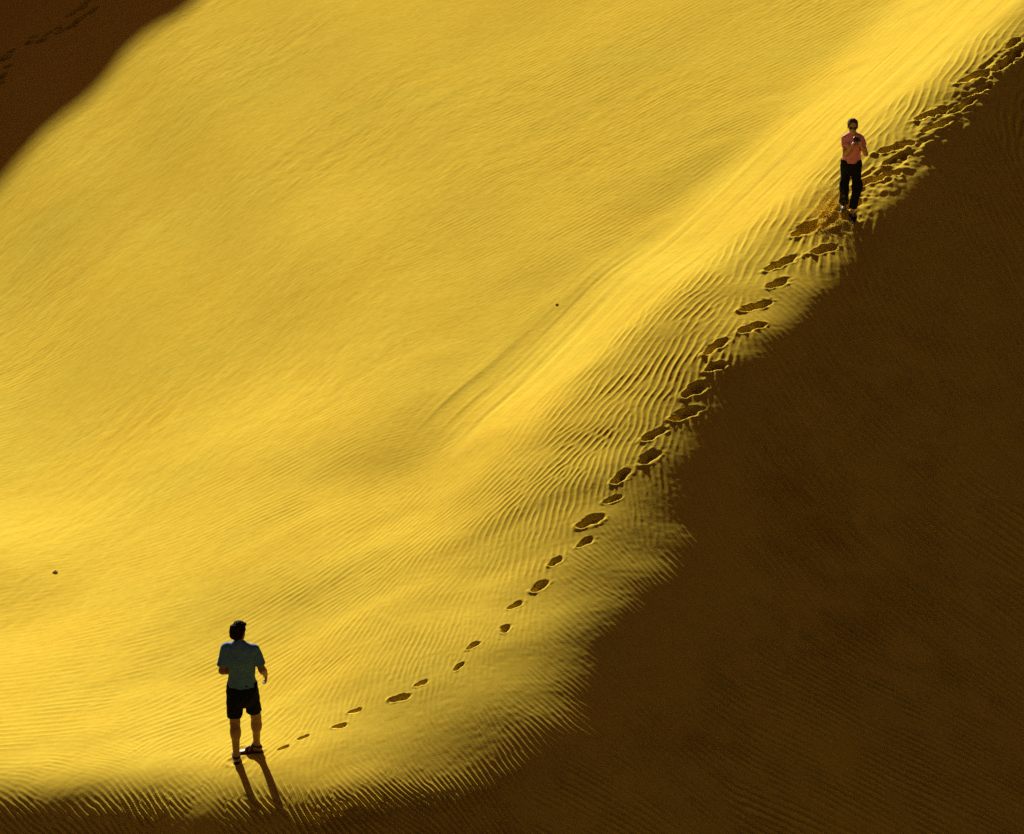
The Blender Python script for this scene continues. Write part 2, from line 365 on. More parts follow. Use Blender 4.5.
for k, p in enumerate(PRINTS):
    c = .5 * (PA[k] + PB[k]); ax = (PB[k] - PA[k])[:2]; L = .5 * np.linalg.norm(ax); ax = ax / (2 * L)
    L = min(max(L * (.86 if k < 16 or k >= 28 else .72), .08), .40); D, Wd = p[4] * (.85 if k < len(TRAIL_DOWN) + len(TRAIL_UP) else 1.3), p[5] * (.50 if k < len(TRAIL_DOWN) else .42 if k < len(TRAIL_DOWN) + len(TRAIL_UP) else .62)
    m = 2.4 * max(L, Wd) + .1
    i0, i1 = np.searchsorted(xf, [c[0] - m, c[0] + m]); j0, j1 = np.searchsorted(yf, [c[1] - m, c[1] + m])
    if i1 - i0 < 2 or j1 - j0 < 2: continue
    dx = xf[i0:i1][None, :] - c[0]; dy = yf[j0:j1][:, None] - c[1]
    rr = np.random.default_rng(900 + k)
    tw = rr.normal(0, .14); ax = np.array([ax[0] * math.cos(tw) - ax[1] * math.sin(tw), ax[0] * math.sin(tw) + ax[1] * math.cos(tw)])
    xx, yy = dx + 0 * dy, dy + 0 * dx
    xw = xx + .10 * L * vnoise(xx, yy, .11, .09, .3 * k, 200 + k); yw = yy + .12 * L * vnoise(xx, yy, .10, .12, .3 * k, 240 + k)
    a = (xw * ax[0] + yw * ax[1]) / L; b = (-xw * ax[1] + yw * ax[0]) / Wd
    h0, h1 = rr.uniform(.62, .85), rr.uniform(.85, 1.15)                   # heel narrower than the ball, the two blurred by sliding sand
    rh = np.hypot((a + .46) / .56, (b - rr.normal(0, .18)) / h0); rb = np.hypot((a - .34) / .66, (b - rr.normal(0, .18)) / h1)
    r_ = smin(rh, rb, .16)
    skew = 1 + rr.uniform(.1, .5) * np.clip(b, -1.5, 1.5)                  # one wall has slumped in
    hole = np.exp(-1.2 * np.maximum(r_, 0) ** rr.uniform(2.2, 3.2)) * np.clip(skew, .3, 1.6)
    floor = 1 + .3 * vnoise(xx, yy, .12, .10, 0, 400 + k)
    toe = floor * (1 + rr.uniform(-.3, .4) * a)
    rim = np.exp(-((r_ - 1.55) / .45) ** 2)
    last = k >= len(TRAIL_DOWN) + len(TRAIL_UP)
    lip = (.02 if last else .07) + (0 if last else .16) * np.clip(-a - .2, 0, 1) * np.exp(-b * b)      # sand pushed up behind the heel
    crumble = 1 + .5 * vnoise(xx, yy, .10, .08, 0, 300 + k)
    DENT[j0:j1, i0:i1] += (0 if last else .35 * D) * np.exp(-((r_ - 1.6) / .55) ** 2) * .22 * vnoise(xx, yy, .07, .055, .5, 500 + k)
    DENT[j0:j1, i0:i1] += -1.55 * D * hole * toe + D * rim * lip * crumble
    RMASK[j0:j1, i0:i1] *= 1 - .9 * (1 - sstep(r_, 1.0, 1.9))
    better = (r_ < 1.3) & (r_ < PBEST[j0:j1, i0:i1])
    PID[j0:j1, i0:i1][better] = k; PBEST[j0:j1, i0:i1][better] = r_[better]
# disturbed sand all along the busy part of the trail near the far walker
tr = hits([835, 880, 940, 1010], [225, 180, 125, 60])
busy = np.zeros_like(DENT)
for k in range(3):
    a0, a1 = tr[k, :2], tr[k + 1, :2]
    e = a1 - a0; u_ = np.clip(((xg - a0[0]) * e[0] + (yg - a0[1]) * e[1]) / (e @ e), 0, 1)
    busy = np.maximum(busy, np.exp(-((xg - a0[0] - u_ * e[0]) ** 2 + (yg - a0[1] - u_ * e[1]) ** 2) / .30 ** 2))
for (fx_, fy_, fr) in ((236, 760, .11), (249, 749, .14), (852, 219, .15)):      # sand pressed aside round the feet
    c = hits([fx_], [fy_])[0]; r2 = np.hypot(xg - c[0], (yg - c[1])) / fr
    DENT += .010 * np.exp(-((r2 - 1.15) / .35) ** 2) * (1 + .5 * vnoise(xg, yg, .07, .07, 0, 71)) - .012 * np.exp(-r2 ** 2)
DENT += busy * (.022 * vnoise(xg, yg, .22, .12, 1.0, 61) + .012 * vnoise(xg, yg, .1, .08, .6, 62))
RMASK *= 1 - .6 * busy

RIP *= (1 - .92 * band) * (1 - .60 * np.exp(-((dB_ - .1 * w2_) / (.8 * w2_)) ** 2) + 3.0 * sstep(-dB_, .28 * w2_ + .15, .65 * w2_ + .5))
Z[FINE] += RIP * RMASK + TEX + DENT
import bpy
for c in list(bpy.data.objects): bpy.data.objects.remove(c)
scene = bpy.context.scene
COL = scene.collection

def tag(o, label, cat, group):
    if label: o['label'] = label
    if cat: o['category'] = cat
    if group: o['group'] = group

def thing(name, label, cat, loc, group=None):
    o = bpy.data.objects.new(name, None); COL.objects.link(o)
    o.location = loc; o.empty_display_size = .2
    tag(o, label, cat, group)
    return o

def mesh_obj(name, P, Q, mat, parent, smooth=True, normals=None):
    me = bpy.data.meshes.new(name)
    P = np.asarray(P, np.float32); Q = np.asarray(Q, np.int32); k = Q.shape[1]
    me.vertices.add(len(P)); me.vertices.foreach_set('co', P.ravel())
    me.loops.add(Q.size); me.loops.foreach_set('vertex_index', Q.ravel())
    me.polygons.add(len(Q)); me.polygons.foreach_set('loop_start', np.arange(0, Q.size, k, dtype=np.int32)); me.polygons.foreach_set('loop_total', np.full(len(Q), k, np.int32))
    me.update(calc_edges=True)
    me.polygons.foreach_set('use_smooth', np.full(len(Q), smooth))
    me.materials.append(mat)
    if normals is not None:
        a = me.attributes.new('custom_normal', 'FLOAT_VECTOR', 'POINT')
        a.data.foreach_set('vector', np.asarray(normals, np.float32).ravel())
    o = bpy.data.objects.new(name, me); COL.objects.link(o)
    if parent is not None: o.parent = parent
    return o

# ------------------------------------------------------------------ materials
M = {}
def mat(key, name, base, rough=.8, spec=.2, var=.12, scale=40, bump=0.0, bscale=120, coat=None, sheen=0):
    m = bpy.data.materials.new(name); m.use_nodes = True
    nt = m.node_tree; b = nt.nodes['Principled BSDF']
    tc = nt.nodes.new('ShaderNodeTexCoord'); nz = nt.nodes.new('ShaderNodeTexNoise'); nz.inputs['Scale'].default_value = scale; nz.inputs['Detail'].default_value = 4
    nt.links.new(tc.outputs['Object'], nz.inputs['Vector'])
    rp = nt.nodes.new('ShaderNodeValToRGB'); rp.color_ramp.elements[0].position = .3; rp.color_ramp.elements[1].position = .7
    rp.color_ramp.elements[0].color = (*[c * (1 - var) for c in base], 1); rp.color_ramp.elements[1].color = (*[min(1, c * (1 + var)) for c in base], 1)
    nt.links.new(nz.outputs['Fac'], rp.inputs['Fac']); nt.links.new(rp.outputs['Color'], b.inputs['Base Color'])
    b.inputs['Roughness'].default_value = rough; b.inputs['Specular IOR Level'].default_value = spec
    if sheen: b.inputs['Sheen Weight'].default_value = sheen
    if bump:
        n2 = nt.nodes.new('ShaderNodeTexNoise'); n2.inputs['Scale'].default_value = bscale; n2.inputs['Detail'].default_value = 3
        nt.links.new(tc.outputs['Object'], n2.inputs['Vector'])
        bp = nt.nodes.new('ShaderNodeBump'); bp.inputs['Distance'].default_value = bump; bp.inputs['Strength'].default_value = 1
        nt.links.new(n2.outputs['Fac'], bp.inputs['Height']); nt.links.new(bp.outputs['Normal'], b.inputs['Normal'])
    M[key] = m
    return m
SAND = (.71, .508, .060)
m_ = mat('sand', 'sand', SAND, 1.0, 0.0, .05, 9, .0012, 55)
def sand_tones(m):
    """broad drifts of redder and paler grains, and fine dark mineral grains, over the even sand colour"""
    nt = m.node_tree; b = nt.nodes['Principled BSDF']; lk = b.inputs['Base Color'].links[0]; src = lk.from_socket
    tc = [n for n in nt.nodes if n.type == 'TEX_COORD'][0]
    geo = nt.nodes.new('ShaderNodeNewGeometry')
    prev = src
    for sc, lo, hi, c0, c1 in ((.35, .35, .7, (1.02, .985, .95), (.98, 1.01, 1.05)), (2.2, .3, .75, (.97, .95, .9), (1.03, 1.03, 1.05)), (70, .25, .6, (.86, .83, .8), (1.03, 1.03, 1.03))):
        nz = nt.nodes.new('ShaderNodeTexNoise'); nz.inputs['Scale'].default_value = sc; nz.inputs['Detail'].default_value = 5
        nt.links.new(geo.outputs['Position'], nz.inputs['Vector'])
        rp = nt.nodes.new('ShaderNodeValToRGB'); rp.color_ramp.elements[0].position = lo; rp.color_ramp.elements[1].position = hi
        rp.color_ramp.elements[0].color = (*c0, 1); rp.color_ramp.elements[1].color = (*c1, 1)
        nt.links.new(nz.outputs['Fac'], rp.inputs['Fac'])
        mx = nt.nodes.new('ShaderNodeMix'); mx.data_type = 'RGBA'; mx.blend_type = 'MULTIPLY'; mx.inputs['Factor'].default_value = 1; mx.clamp_result = False
        nt.links.new(prev, mx.inputs['A']); nt.links.new(rp.outputs['Color'], mx.inputs['B']); prev = mx.outputs['Result']
    nt.links.new(prev, b.inputs['Base Color'])
    for n in nt.nodes:                                   # grains keep to the ground, not to each mesh
        if n.type == 'TEX_NOISE' and n.inputs['Vector'].links and n.inputs['Vector'].links[0].from_node == tc: nt.links.new(geo.outputs['Position'], n.inputs['Vector'])
sand_tones(m_)
mat('skin_man', 'tanned skin', (.27, .125, .075), .55, .35, .10, 25)
mat('skin_woman', 'fair skin', (.64, .36, .25), .55, .35, .08, 25)
mat('hair_man', 'dark brown hair', (.018, .010, .007), .9, .1, .4, 90, .003, 160)
mat('hair_woman', 'light brown hair', (.12, .07, .03), .9, .1, .4, 90, .003, 160)
mat('tee_blue', 'blue grey cotton', (.10, .21, .46), .9, .1, .10, 30, .0015, 60)
mat('tee_pink', 'coral cotton', (.90, .33, .50), .9, .1, .08, 30, .0015, 60)
mat('shorts_black', 'black cotton', (.008, .009, .012), .9, .1, .3, 30, .002, 40)
mat('trousers', 'charcoal cotton', (.016, .017, .020), .9, .1, .35, 25, .002, 40)
mat('sandal', 'dark brown leather', (.020, .012, .009), .6, .3, .3, 60)
mat('shoe', 'black canvas', (.014, .013, .014), .7, .3, .3, 60)
mat('shoe_sole', 'pale rubber', (.34, .30, .24), .7, .3, .2, 60)
mat('glasses', 'black gloss plastic', (.006, .006, .007), .12, .5, .1, 60)
mat('camera', 'black plastic', (.012, .012, .014), .4, .5, .2, 80)
mat('stone', 'brown stone', (.66, .48, .18), .8, .2, .35, 40, .003, 60)
SUN_E = 4.0; SKY_E = .0128; SKY_TINT = (1.0, .48, .46); EXPO = 1.22
_ord = ['first', 'second', 'third', 'fourth', 'fifth', 'sixth', 'seventh', 'eighth', 'ninth', 'tenth', 'eleventh', 'twelfth', 'thirteenth', 'fourteenth', 'fifteenth', 'sixteenth', 'seventeenth']
PRINT_LABELS = []
_nd = len(TRAIL_DOWN)
for k in range(_nd):
    look = 'deep dark' if TRAIL_DOWN[k][4] >= .08 else ('clear' if TRAIL_DOWN[k][4] >= .045 else 'faint shallow')
    if k < 14: t = f'{look} footprint, {_ord[k]} down the trail from the walker in pink'
    else: t = f'{look} footprint, {_ord[_nd - 1 - k]} up the trail from the man in shorts'
    PRINT_LABELS.append((t, 'footprints on the ridge between the two people'))
_up = [f'{a} footprint, {b}' for a, b in [
    ('wide', 'nearest behind the right arm of the walker in pink'), ('narrow', 'lower of the pair level with the shoulder of the walker in pink'), ('deep', 'upper of the pair level with the shoulder of the walker in pink'),
    ('narrow', 'lower of the pair level with the hair of the walker in pink'), ('deep', 'upper of the pair level with the hair of the walker in pink'), ('lone', 'halfway from the walker in pink to the right border'),
    ('long deep', 'upper of the pair past halfway to the right border'), ('short', 'lower of the pair past halfway to the right border'), ('small', 'between the long deep one and the last two by the right border'),
    ('big', 'lower of the last two by the right border'), ('small', 'upper of the last two by the right border')]]
_up.append('hollow footprint right behind the trailing foot of the walker in pink')
PRINT_LABELS += [(t, 'footprints on the ridge behind the walker in pink') for t in _up]
PRINT_LABELS += [(f'dim footprint in the shaded far corner, {_ord[k]} one down the track from the top border', 'footprints in the shaded far corner') for k in range(len(CORNER))]

# ------------------------------------------------------------------ implicit modelling: smooth unions of tapered bones, meshed by surface nets
class Field:
    def __init__(self, lo, hi, h):
        self.lo = np.array(lo, float); self.h = h
        self.n = np.ceil((np.array(hi, float) - self.lo) / h).astype(int) + 1
        self.F = np.full(self.n, .25, np.float32)
    def box(self, lo, hi):
        a = np.clip(np.floor((np.array(lo) - self.lo) / self.h).astype(int), 0, self.n); b = np.clip(np.ceil((np.array(hi) - self.lo) / self.h).astype(int) + 1, 0, self.n)
        sl = tuple(slice(i, j) for i, j in zip(a, b))
        g = [self.lo[k] + self.h * np.arange(a[k], b[k]) for k in range(3)]
        return sl, g[0][:, None, None], g[1][None, :, None], g[2][None, None, :]
    def blend(self, sl, d, k, sub=False):
        A = self.F[sl]
        if sub: d = -d; hh = np.clip(.5 - .5 * (A - d) / k, 0, 1); self.F[sl] = A + (d - A) * hh + k * hh * (1 - hh)
        else: hh = np.clip(.5 + .5 * (A - d) / k, 0, 1); self.F[sl] = A + (d - A) * hh - k * hh * (1 - hh)
    def bone(self, a, b, r1, r2, k=.02, flat=None, sub=False):
        """tapered capsule; flat=(direction, factor) squeezes it along a direction"""
        a = np.array(a, float); b = np.array(b, float); R_ = max(r1, r2) + k + .05
        sl, x, y, z = self.box(np.minimum(a, b) - R_, np.maximum(a, b) + R_)
        e = b - a; L2 = max(e @ e, 1e-9)
        px, py, pz = x - a[0], y - a[1], z - a[2]
        t = np.clip((px * e[0] + py * e[1] + pz * e[2]) / L2, 0, 1)
        qx, qy, qz = px - t * e[0], py - t * e[1], pz - t * e[2]
        q2 = qx * qx + qy * qy + qz * qz
        if flat is not None:
            f = np.array(flat[0], float); f /= np.linalg.norm(f)
            w = qx * f[0] + qy * f[1] + qz * f[2]
            q2 = q2 + w * w * (flat[1] ** 2 - 1)
        self.blend(sl, (np.sqrt(q2) - (r1 + (r2 - r1) * t)).astype(np.float32), k, sub)
    def ell(self, c, r, k=.02, sub=False, ax=None):
        c = np.array(c, float); r = np.array(r, float); R_ = r.max() + k + .05
        sl, x, y, z = self.box(c - R_, c + R_)
        P = [x - c[0], y - c[1], z - c[2]]
        if ax is not None: P = [ax[m][0] * P[0] + ax[m][1] * P[1] + ax[m][2] * P[2] for m in range(3)]
        k0 = np.sqrt((P[0] / r[0]) ** 2 + (P[1] / r[1]) ** 2 + (P[2] / r[2]) ** 2)
        k1 = np.sqrt((P[0] / r[0] ** 2) ** 2 + (P[1] / r[1] ** 2) ** 2 + (P[2] / r[2] ** 2) ** 2) + 1e-6
        self.blend(sl, (k0 * (k0 - 1) / k1).astype(np.float32), k, sub)
    def cut(self, p, n, wave=0.0, near=None, rad=1.0):
        """keep the side of the plane away from n (optionally only near a point)"""
        p = np.array(p, float); n = np.array(n, float); n /= np.linalg.norm(n)
        sl, x, y, z = self.box(self.lo, self.lo + self.h * self.n) if near is None else self.box(np.array(near) - rad, np.array(near) + rad)
        d = (x - p[0]) * n[0] + (y - p[1]) * n[1] + (z - p[2]) * n[2] + wave * np.sin(x * 60 + y * 45) + 0 * z
        self.F[sl] = np.maximum(self.F[sl], d.astype(np.float32))
    def rough(self, amp, sx, sy, sz, seed):
        r = np.random.default_rng(seed)
        sl, x, y, z = self.box(self.lo, self.lo + self.h * self.n)
        N = 0
        for m in range(5):
            d = r.normal(size=3) * np.array([1 / sx, 1 / sy, 1 / sz]); N = N + np.sin(x * d[0] + y * d[1] + z * d[2] + r.uniform(0, 6.3) + .8 * np.sin(x * d[1] - z * d[0]))
        self.F += (amp * N / 2.2).astype(np.float32)
    def mesh(self):
        F = self.F; ins = F < 0
        n = np.array(F.shape)
        cnt = sum(ins[i:n[0]-1+i, j:n[1]-1+j, k:n[2]-1+k].astype(np.int8) for i in (0, 1) for j in (0, 1) for k in (0, 1))
        act = (cnt > 0) & (cnt < 8)
        C = np.argwhere(act); idx = np.full(act.shape, -1, np.int64); idx[act] = np.arange(len(C))
        pos = np.zeros((len(C), 3)); num = np.zeros(len(C))
        for ax in range(3):
            o = [m for m in range(3) if m != ax]
            for u in (0, 1):
                for v in (0, 1):
                    a = C.copy(); a[:, o[0]] += u; a[:, o[1]] += v
                    b = a.copy(); b[:, ax] += 1
                    fa = F[tuple(a.T)]; fb = F[tuple(b.T)]
                    m = (fa < 0) != (fb < 0)
                    t = fa[m] / (fa[m] - fb[m])
                    q = a[m].astype(float); q[:, ax] += t
                    pos[m] += q; num[m] += 1
        pos = pos / num[:, None] * self.h + self.lo
        quads = []
        for ax in range(3):
            o1, o2 = (ax + 1) % 3, (ax + 2) % 3
            sa = [slice(None)] * 3; sb = [slice(None)] * 3; sa[ax] = slice(0, -1); sb[ax] = slice(1, None)
            for m in (o1, o2): sa[m] = slice(1, -1); sb[m] = slice(1, -1)
            A_, B_ = ins[tuple(sa)], ins[tuple(sb)]
            E = np.argwhere(A_ != B_)
            if not len(E): continue
            flip = A_[tuple(E.T)]
            E[:, o1] += 1; E[:, o2] += 1
            def cell(d1, d2):
                q = E.copy(); q[:, o1] += d1; q[:, o2] += d2
                return idx[tuple(q.T)]
            Q = np.stack([cell(-1, -1), cell(0, -1), cell(0, 0), cell(-1, 0)], 1)
            Q[~flip] = Q[~flip][:, ::-1]
            quads.append(Q)
        return pos, np.concatenate(quads)

def relax(P, Q, it=2, f=.5):
    """light smoothing that keeps volume"""
    e = np.concatenate([Q[:, [i, (i + 1) % 4]] for i in range(4)]); e = np.concatenate([e, e[:, ::-1]])
    deg = np.bincount(e[:, 0], minlength=len(P))[:, None]
    for k in range(it):
        for s in (f, -f * 1.04):
            S = np.stack([np.bincount(e[:, 0], weights=P[e[:, 1], m], minlength=len(P)) for m in range(3)], 1) / deg
            P = P + s * (S - P)
    return P

# ------------------------------------------------------------------ ground height anywhere on the finished fine mesh
ZF = Z[FINE]
def gz(x, y):
    i = int(np.clip((x - xf[0]) / DX, 0, len(xf) - 2)); j = int(np.clip(np.searchsorted(yf, y) - 1, 0, len(yf) - 2))
    a = (x - xf[i]) / DX; b = (y - yf[j]) / (yf[j + 1] - yf[j])
    return float((ZF[j, i] * (1 - a) + ZF[j, i + 1] * a) * (1 - b) + (ZF[j + 1, i] * (1 - a) + ZF[j + 1, i + 1] * a) * b)

V = lambda *a: np.array(a, float)
def unit(v): return v / np.linalg.norm(v)

def hand(f, w, d, n, side, curl, s=1.0, spread=.1):
    """palm, four unequal fingers and a thumb; d along the hand, n the way the palm faces"""
    d = unit(V(*d)); n = V(*n); n = unit(n - d * (n @ d)); t = np.cross(d, n) * side
    kn = [w + s * (d * .088 + t * o - n * abs(o) * .1) for o in (.031, .011, -.011, -.030)]
    for q in kn: f.bone(w + (q - w) * .12, q, .015 * s, .0115 * s, .014)
    for q, L, o, c in zip(kn, (.074, .084, .078, .060), (.031, .011, -.011, -.030), (.9, 1.0, 1.08, 1.15)):
        p = q; a = curl * .45 * c; r = .0098 * s
        for m, fr in enumerate((.45, .31, .24)):
            dir_ = d * math.cos(a) + n * math.sin(a) + t * o * spread * 12
            e = p + unit(dir_) * L * fr * s
            f.bone(p, e, r, r * .9, .005); p = e; r *= .9; a += curl * c
    p0 = w + s * (d * .022 + t * .022); p1 = p0 + s * unit(d * .7 + t * .75 + n * .25) * .042
    p2 = p1 + s * unit(d * .9 + t * .25 + n * (.2 + .4 * curl)) * .034; p3 = p2 + s * unit(d * .9 - t * .1 + n * (.3 + .5 * curl)) * .026
    f.bone(p0, p1, .017 * s, .0125 * s, .012); f.bone(p1, p2, .0122 * s, .0108 * s, .006); f.bone(p2, p3, .0105 * s, .0088 * s, .005)

def head(f, c, fd, tilt=0.0, s=1.0):
    """skull, jaw, brow, nose, lips, ears; fd = the way the face looks"""
    fd = unit(V(*fd)); up = V(0, 0, 1); up = unit(up - fd * (up @ fd)); rt = np.cross(fd, up)
    L = lambda a, b, h: c + s * (rt * a + fd * b + up * h)
    ax = (rt, fd, up)
    f.ell(L(0, -.012, .025), s * V(.074, .094, .09), .02, ax=ax)
    f.ell(L(0, .022, -.035), s * V(.058, .068, .078), .03, ax=ax)
    f.bone(L(-.022, .066, -.098), L(.022, .066, -.098), .020 * s, .020 * s, .025)
    f.bone(L(-.035, .074, .014), L(.035, .074, .014), .014 * s, .014 * s, .015)
    f.bone(L(0, .088, .004), L(0, .104, -.034), .009 * s, .013 * s, .008)
    f.bone(L(-.016, .097, -.038), L(.016, .097, -.038), .008 * s, .008 * s, .008)
    f.ell(L(-.031, .084, -.005), s * V(.015, .010, .009), .006, sub=True, ax=ax); f.ell(L(.031, .084, -.005), s * V(.015, .010, .009), .006, sub=True, ax=ax)
    f.ell(L(-.031, .077, -.005), s * V(.013, .011, .010), .003, ax=ax); f.ell(L(.031, .077, -.005), s * V(.013, .011, .010), .003, ax=ax)
    f.bone(L(-.018, .090, -.064), L(.018, .090, -.064), .0075 * s, .0075 * s, .006); f.bone(L(-.014, .088, -.076), L(.014, .088, -.076), .008 * s, .008 * s, .006)
    f.bone(L(-.02, .102, -.070), L(.02, .102, -.070), .0035 * s, .0035 * s, .003, sub=True)
    for m in (-1, 1):
        f.ell(L(m * .079, -.004, -.012), s * V(.011, .022, .033), .008, ax=ax)
        f.ell(L(m * .089, .002, -.010), s * V(.006, .010, .018), .004, sub=True, ax=ax)
    return L, ax

def foot(f, heel, toe, ankle, infl=0.0, toes=True):
    """heel, arch, ball and five toes on the ground"""
    d = unit(toe - heel); up = V(0, 0, 1); sd = np.cross(d, up)
    L = np.linalg.norm(toe - heel)
    f.bone(heel + up * .036 + d * .02, ankle, .034 + infl, .035 + infl, .03)
    f.bone(heel + up * .030 + d * .03, heel + d * L * .68 + up * .026, .032 + infl, .036 + infl, .03, flat=(up, 1.15))
    f.bone(ankle + d * .01 - up * .015, heel + d * L * .62 + up * .034, .034 + infl, .026 + infl, .03)
    if toes:
        for o, l, r in ((-.034, .97, .0135), (-.014, 1.0, .0105), (.003, .97, .0098), (.019, .93, .0092), (.034, .87, .0088)):
            f.bone(heel + d * L * .68 + sd * o * .8 + up * .018, heel + d * L * l + sd * o + up * .013, r + .002, r, .008)

def sole(f, heel, toe, w=.045, th=.012):
    d = unit(toe - heel); L = np.linalg.norm(toe - heel); up = V(0, 0, 1)
    f.bone(heel + d * .03, heel + d * (L - .035), w * .86, w * 1.08, .005, flat=(up, w / th))

MESHES = {}
def emit(name, f, mat, parent, it=2):
    P, Q = f.mesh()
    P = relax(P, Q, it)
    return mesh_obj(name, P, Q, mat, parent)

# ------------------------------------------------------------------ the man seen from behind
def build_man():
    g = hits([237.5], [760.0])[0]
    ox, oy = g[0], g[1]; oz = gz(ox, oy)
    G = lambda x, y: gz(ox + x, oy + y) - oz
    root = thing('person', 'man in blue-grey T-shirt, black shorts and sandals standing with his back to the viewer', 'person', (ox, oy, oz))
    S_ = 1.0
    lh, lt = V(-.008, -.045, G(0, -.04) + .012), V(-.035, .205, G(-.03, .2) + .012)
    rh, rt_ = V(.262, .20, G(.25, .22) + .014), V(.03, .245, G(.04, .24) + .014)
    la = V(-.012, .0, lh[2] + .085); ra = V(.212, .215, rh[2] + .085)
    lk, rk = V(-.018, .03, .50), V(.222, .13, .525)
    hipL, hipR = V(-.005, .0, .93), V(.172, .02, .93)
    f = Field((-.36, -.24, -.06), (.52, .46, 1.93), .0066)
    c0 = V(.07, .0, 0)
    f.ell((.083, .0, .95), (.165, .115, .13), .04)
    f.ell((.07, .0, 1.13), (.145, .10, .17), .06)
    f.ell((.07, .0, 1.32), (.160, .115, .19), .06)
    f.bone((-.06, -.005, 1.455), (.205, -.005, 1.455), .055, .055, .06)
    f.bone((.062, .0, 1.44), (.052, .02, 1.61), .068, .054, .06)
    shl, shr = V(-.085, 0, 1.452), V(.236, 0, 1.452)
    el, er = V(-.140, -.035, 1.195), V(.318, -.005, 1.20)
    wl, wr = V(-.025, .18, 1.11), V(.345, .175, 1.055)
    for s, e, w in ((shl, el, wl), (shr, er, wr)):
        f.bone(s, e, .054, .041, .03); f.bone(e, e + (w - e) * .35, .041, .043, .02); f.bone(e + (w - e) * .3, w, .043, .027, .02)
    hand(f, wl, (.35, .75, .1), (.4, -.2, -.9), 1, .5)
    hand(f, wr, (.0, .35, -.85), (-.95, .1, -.1), 1, .55)
    for h_, k_, a_ in ((hipL, lk, la), (hipR, rk, ra)):
        f.bone(h_, k_, .090, .060, .03); f.bone(k_, a_, .058, .038, .02)
        b = k_ + (a_ - k_) * .30
        f.ell(b + V(.004, -.022, .01), (.066, .056, .11), .025); f.ell(k_ + V(0, .018, .0), (.042, .04, .05), .02)
    foot(f, lh, lt, la); foot(f, rh, rt_, ra)
    L, ax = head(f, V(.056, .025, 1.668), (.42, .9, .0), s=.98)
    emit('body', f, M['skin_man'], root)
    # hair: short, thick, a bit tousled on top
    f = Field((-.12, -.16, 1.60), (.22, .2, 1.93), .0055)
    f.ell(L(0, -.018, .030), V(.089, .104, .088), .02, ax=ax); f.ell(L(0, -.055, -.030), V(.076, .058, .075), .03, ax=ax)
    f.ell(L(.0, .03, .080), V(.06, .06, .035), .03, ax=ax); f.ell(L(.02, -.02, .112), V(.018, .022, .026), .015, ax=ax); f.ell(L(.05, .04, .085), V(.03, .03, .02), .02, ax=ax)
    f.rough(.005, .016, .016, .022, 3); f.rough(.003, .008, .008, .016, 5)
    fd = ax[1]; up = ax[2]
    f.ell(L(0, .105, -.05), V(.082, .075, .105), .01, sub=True, ax=ax)
    f.cut(L(0, -.05, -.105), -up)
    for m in (-1, 1): f.ell(L(m * .09, .012, -.03), V(.022, .03, .045), .008, sub=True, ax=ax)
    emit('hair', f, M['hair_man'], root, 1)
    # T-shirt
    f = Field((-.36, -.24, .90), (.52, .26, 1.62), .0066)
    f.ell((.073, -.005, 1.33), (.170, .128, .19), .05); f.bone((-.055, -.005, 1.452), (.205, -.005, 1.452), .066, .066, .07); f.bone((.062, -.01, 1.48), (.06, -.005, 1.525), .08, .07, .07)
    f.bone((.078, -.008, 1.30), (.088, -.008, .93), .155, .168, .05, flat=((0, 1, 0), 1.30))
    s2 = Field((-.36, -.24, .90), (.52, .26, 1.62), .0066)
    for s, e in ((shl, el), (shr, er)):
        s2.bone(s, e, .068, .078, .02)
        s2.cut(s + (e - s) * .74, e - s, .004, near=s + (e - s) * .9, rad=.26)
    f.blend((slice(None),) * 3, s2.F, .025)
    f.rough(.006, .10, .10, .05, 11); f.rough(.004, .035, .05, .09, 12)
    f.cut((.07, 0, .998), (.02, 0, -1), .003)
    f.bone((.058, .035, 1.54), (.054, .055, 1.66), .058, .07, .006, sub=True)
    emit('shirt', f, M['tee_blue'], root)
    # shorts, loose, hem lower on the standing leg
    f = Field((-.2, -.24, .5), (.42, .34, 1.06), .0066)
    f.ell((.083, .0, .95), (.190, .142, .25), .03)
    f.bone(V(-.005, .0, .90), V(-.018, .02, .55), .105, .092, .02, flat=((0, 1, 0), .95)); f.bone(V(.172, .01, .90), V(.215, .10, .55), .102, .095, .02, flat=((0, 1, 0), .95))
    f.rough(.006, .05, .05, .12, 21)
    s = V(-.018, .02, .585); f.cut(s, (0, -.1, -1), .003, near=V(-.07, .02, .50), rad=.145)
    f.cut(V(.215, .1, .632), (.05, .1, -1), .003, near=V(.26, .10, .50), rad=.185)
    f.cut((0, 0, .57), (0, 0, -1))
    f.cut((0, 0, 1.045), (0, 0, 1)); emit('shorts', f, M['shorts_black'], root)
    for h_, t_, a_ in ((lh, lt, la), (rh, rt_, ra)):
        lo = np.minimum(h_, t_) - .09; hi = np.maximum(np.maximum(h_, t_), a_) + .09
        f = Field(lo, hi, .005); sole(f, h_ - unit(t_ - h_) * .015, t_ + unit(t_ - h_) * .02, .05, .017)
        sd = emit('sandal', f, M['sandal'], root, 1)
        f = Field(lo, hi, .004); foot(f, h_, t_, a_, .008, toes=False)
        d = unit(t_ - h_); n1 = f.F.copy()
        _, x, y, z = f.box(lo, hi + f.h * 2)
        q = (x - h_[0]) * d[0] + (y - h_[1]) * d[1]; zz = z - h_[2]
        b = np.minimum(np.minimum(np.abs(q - .165 + .15 * zz) - .016, np.abs(q - .105 + .1 * zz) - .013), np.maximum(np.abs(zz - .062 - .15 * q) - .012, q - .09))
        n = tuple(min(p_, q_) for p_, q_ in zip(b.shape, f.F.shape))
        sl = tuple(slice(0, m) for m in n)
        f.F[...] = np.where(True, np.maximum(f.F, .05), f.F)
        f.F[sl] = np.maximum(n1[sl], b[sl])
        emit('strap', f, M['sandal'], sd, 1)
    return root

